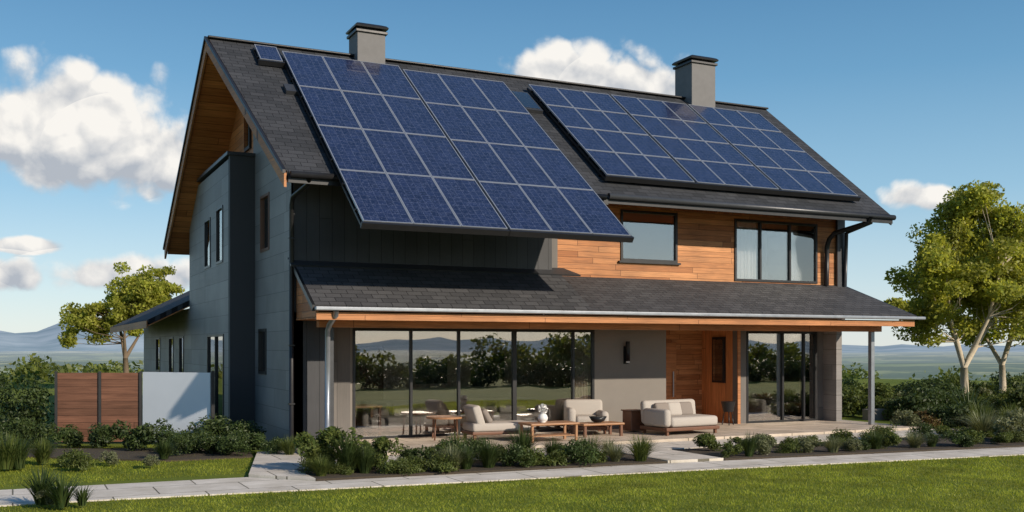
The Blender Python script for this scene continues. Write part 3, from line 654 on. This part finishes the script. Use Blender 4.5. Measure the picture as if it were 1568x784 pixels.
sofa('indoor_sofa',3.2,2.2,.111,0,2.3,.95); sofa('indoor_sofa',6.0,2.2,.111,0,2.0,.95)
sofa('indoor_armchair',13.9,2.2,.111,math.radians(25),1.1,.9,False); sofa('indoor_armchair',12.95,3.2,.111,0,1.0,.9,False,TAUPE)
G=group('dining_table',(1.9,1.75,.111)); box('top',-.2,.5,-.35,.35,.68,.73,OAK,G,.01,True)
for sx in (-.15,.45):
    for sy in (-.29,.29): box('leg',sx-.03,sx+.03,sy-.03,sy+.03,0,.68,WAL,G,0,True)

# ------------------------------------------------------------------ WORLD
EL=math.radians(25); AZ=math.radians(25)   # sun height, angle from -Y toward +X
Sd=Vector((math.sin(AZ)*math.cos(EL),-math.cos(AZ)*math.cos(EL),math.sin(EL))).normalized()
W=bpy.data.worlds.new('World'); S.world=W; W.use_nodes=True
n=N.__new__(N); n.t=W.node_tree; n.t.nodes.clear(); n.out=n.t.nodes.new('ShaderNodeOutputWorld')
sky=n.n('TexSky'); sky.sky_type='NISHITA'; sky.sun_disc=False; sky.sun_elevation=EL; sky.sun_rotation=math.atan2(Sd.x,Sd.y); sky.air_density=1.0; sky.dust_density=.3; sky.ozone_density=3.0
tc=n.n('TexCoord').outputs['Generated']; sp=n.n('SeparateXYZ'); n.t.links.new(tc,sp.inputs[0]); x,y,z=sp.outputs
az=n.M('MULTIPLY',n.M('ARCTAN2',x,y),180/math.pi); el=n.M('MULTIPLY',n.M('ARCSINE',z),180/math.pi)
clouds=[(1.6,10.6,6.2,3.6),(6.0,9.9,3.6,2.4),(29.6,14.0,4.0,2.3),(33.0,14.0,3.4,1.8),(47.9,7.7,2.0,.9),(4.8,3.6,4.2,1.2),(.4,5.0,2.2,.5),(-.8,3.4,2.8,1.1),
        (-60,9,8,3),(75,12,8,3.5),(110,8,9,2.5),(150,10,9,3),(-120,12,10,4),(-160,8,8,2.5)]
E=None; SH_=None
for a,b,w,h in clouds:
    u=n.M('DIVIDE',n.M('SUBTRACT',az,a),w); v=n.M('DIVIDE',n.M('SUBTRACT',el,b),h)
    v=n.M('MULTIPLY',v,n.M('ADD',1.0,n.M('MULTIPLY',n.M('LESS_THAN',v,0),.35)))
    e=n.M('SUBTRACT',1,n.M('SQRT',n.M('ADD',n.M('MULTIPLY',u,u),n.M('MULTIPLY',v,v))))
    vv=n.M('MULTIPLY',v,n.M('GREATER_THAN',e,-.35))
    SH_=vv if SH_ is None else n.M('ADD',SH_,vv)
    E=e if E is None else n.M('MAXIMUM',E,e)
def fb(off):
    va=n.n('VectorMath',operation='ADD'); n.t.links.new(tc,va.inputs[0]); va.inputs[1].default_value=off
    a=n.noise(va.outputs[0],13,7,.56,.2)
    wn=n.n('TexNoise'); n.t.links.new(va.outputs[0],wn.inputs['Vector']); wn.inputs['Scale'].default_value=40; wn.inputs['Detail'].default_value=2
    wv=n.n('VectorMath',operation='MULTIPLY_ADD'); n.t.links.new(wn.outputs['Color'],wv.inputs[0]); wv.inputs[1].default_value=(.022,.022,.022); n.t.links.new(va.outputs[0],wv.inputs[2])
    vo=n.n('TexVoronoi'); n.t.links.new(wv.outputs[0],vo.inputs['Vector']); vo.inputs['Scale'].default_value=30
    return n.M('ADD',n.M('MULTIPLY',a,.8),n.M('MULTIPLY',n.M('SUBTRACT',.8,vo.outputs['Distance']),.3))
n1=fb((0,0,0)); n2=fb((Sd.x*.008+.002,0,.013))
dens=n.M('ADD',E,n.M('MULTIPLY',n.M('SUBTRACT',n1,.5),2.3))
dn=n.n('MapRange',interpolation_type='SMOOTHSTEP'); n.set(dn.inputs[0],dens); dn.inputs[1].default_value=-.14; dn.inputs[2].default_value=.30; den=n.M('MULTIPLY',dn.outputs[0],n.M('GREATER_THAN',E,-.8))
shade=n.M('ADD',n.M('MULTIPLY',n.M('SUBTRACT',n1,n2),2.7),n.M('MULTIPLY',SH_,.22))
shade=n.ramp(shade,-.42,.26)
cc=n.mix(shade,(.46,.50,.56),(.97,.94,.89))
cr=n.n('ValToRGB'); n.set(cr.inputs[0],n.ramp(el,0,90)); el_=cr.color_ramp.elements
el_[0].position=0; el_[0].color=(.80,.86,.86,1); el_[1].position=1; el_[1].color=(.05,.12,.28,1)
for p,c in ((.035,(.62,.78,.86)),(.09,(.33,.58,.77)),(.16,(.15,.38,.61)),(.23,(.07,.24,.46)),(.5,(.06,.17,.37))):
    q=cr.color_ramp.elements.new(p); q.color=(*c,1)
skc=n.n('VectorMath',operation='SCALE'); n.t.links.new(sky.outputs[0],skc.inputs[0]); skc.inputs['Scale'].default_value=.12
skm=n.mix(.74,skc.outputs[0],cr.outputs[0])
bg=n.n('Background'); n.t.links.new(skm,bg.inputs[0]); bg.inputs[1].default_value=1.0
bg2=n.n('Background'); n.t.links.new(cc,bg2.inputs[0]); bg2.inputs[1].default_value=.98
mx=n.n('MixShader'); n.t.links.new(den,mx.inputs[0]); n.t.links.new(bg.outputs[0],mx.inputs[1]); n.t.links.new(bg2.outputs[0],mx.inputs[2]); n.t.links.new(mx.outputs[0],n.out.inputs[0])

sun=bpy.data.lights.new('sun','SUN'); sun.energy=5.0; sun.angle=math.radians(.8); sun.color=(1,.88,.72)
so=bpy.data.objects.new('sun',sun); so.rotation_euler=Sd.to_track_quat('Z','Y').to_euler(); so.location=(20,-20,30); COL.objects.link(so)

cam=bpy.data.cameras.new('camera'); cam.sensor_width=36; cam.lens=36*1567/1568; cam.shift_y=138/1568; cam.clip_end=30000; cam.clip_start=.1
co=bpy.data.objects.new('camera',cam); co.location=(-5.19,-20.94,2.2); co.rotation_euler=(math.pi/2,0,-math.atan2(.438,.899)); COL.objects.link(co); S.camera=co
S.view_settings.view_transform='Standard'; S.view_settings.look='None'; S.view_settings.exposure=0
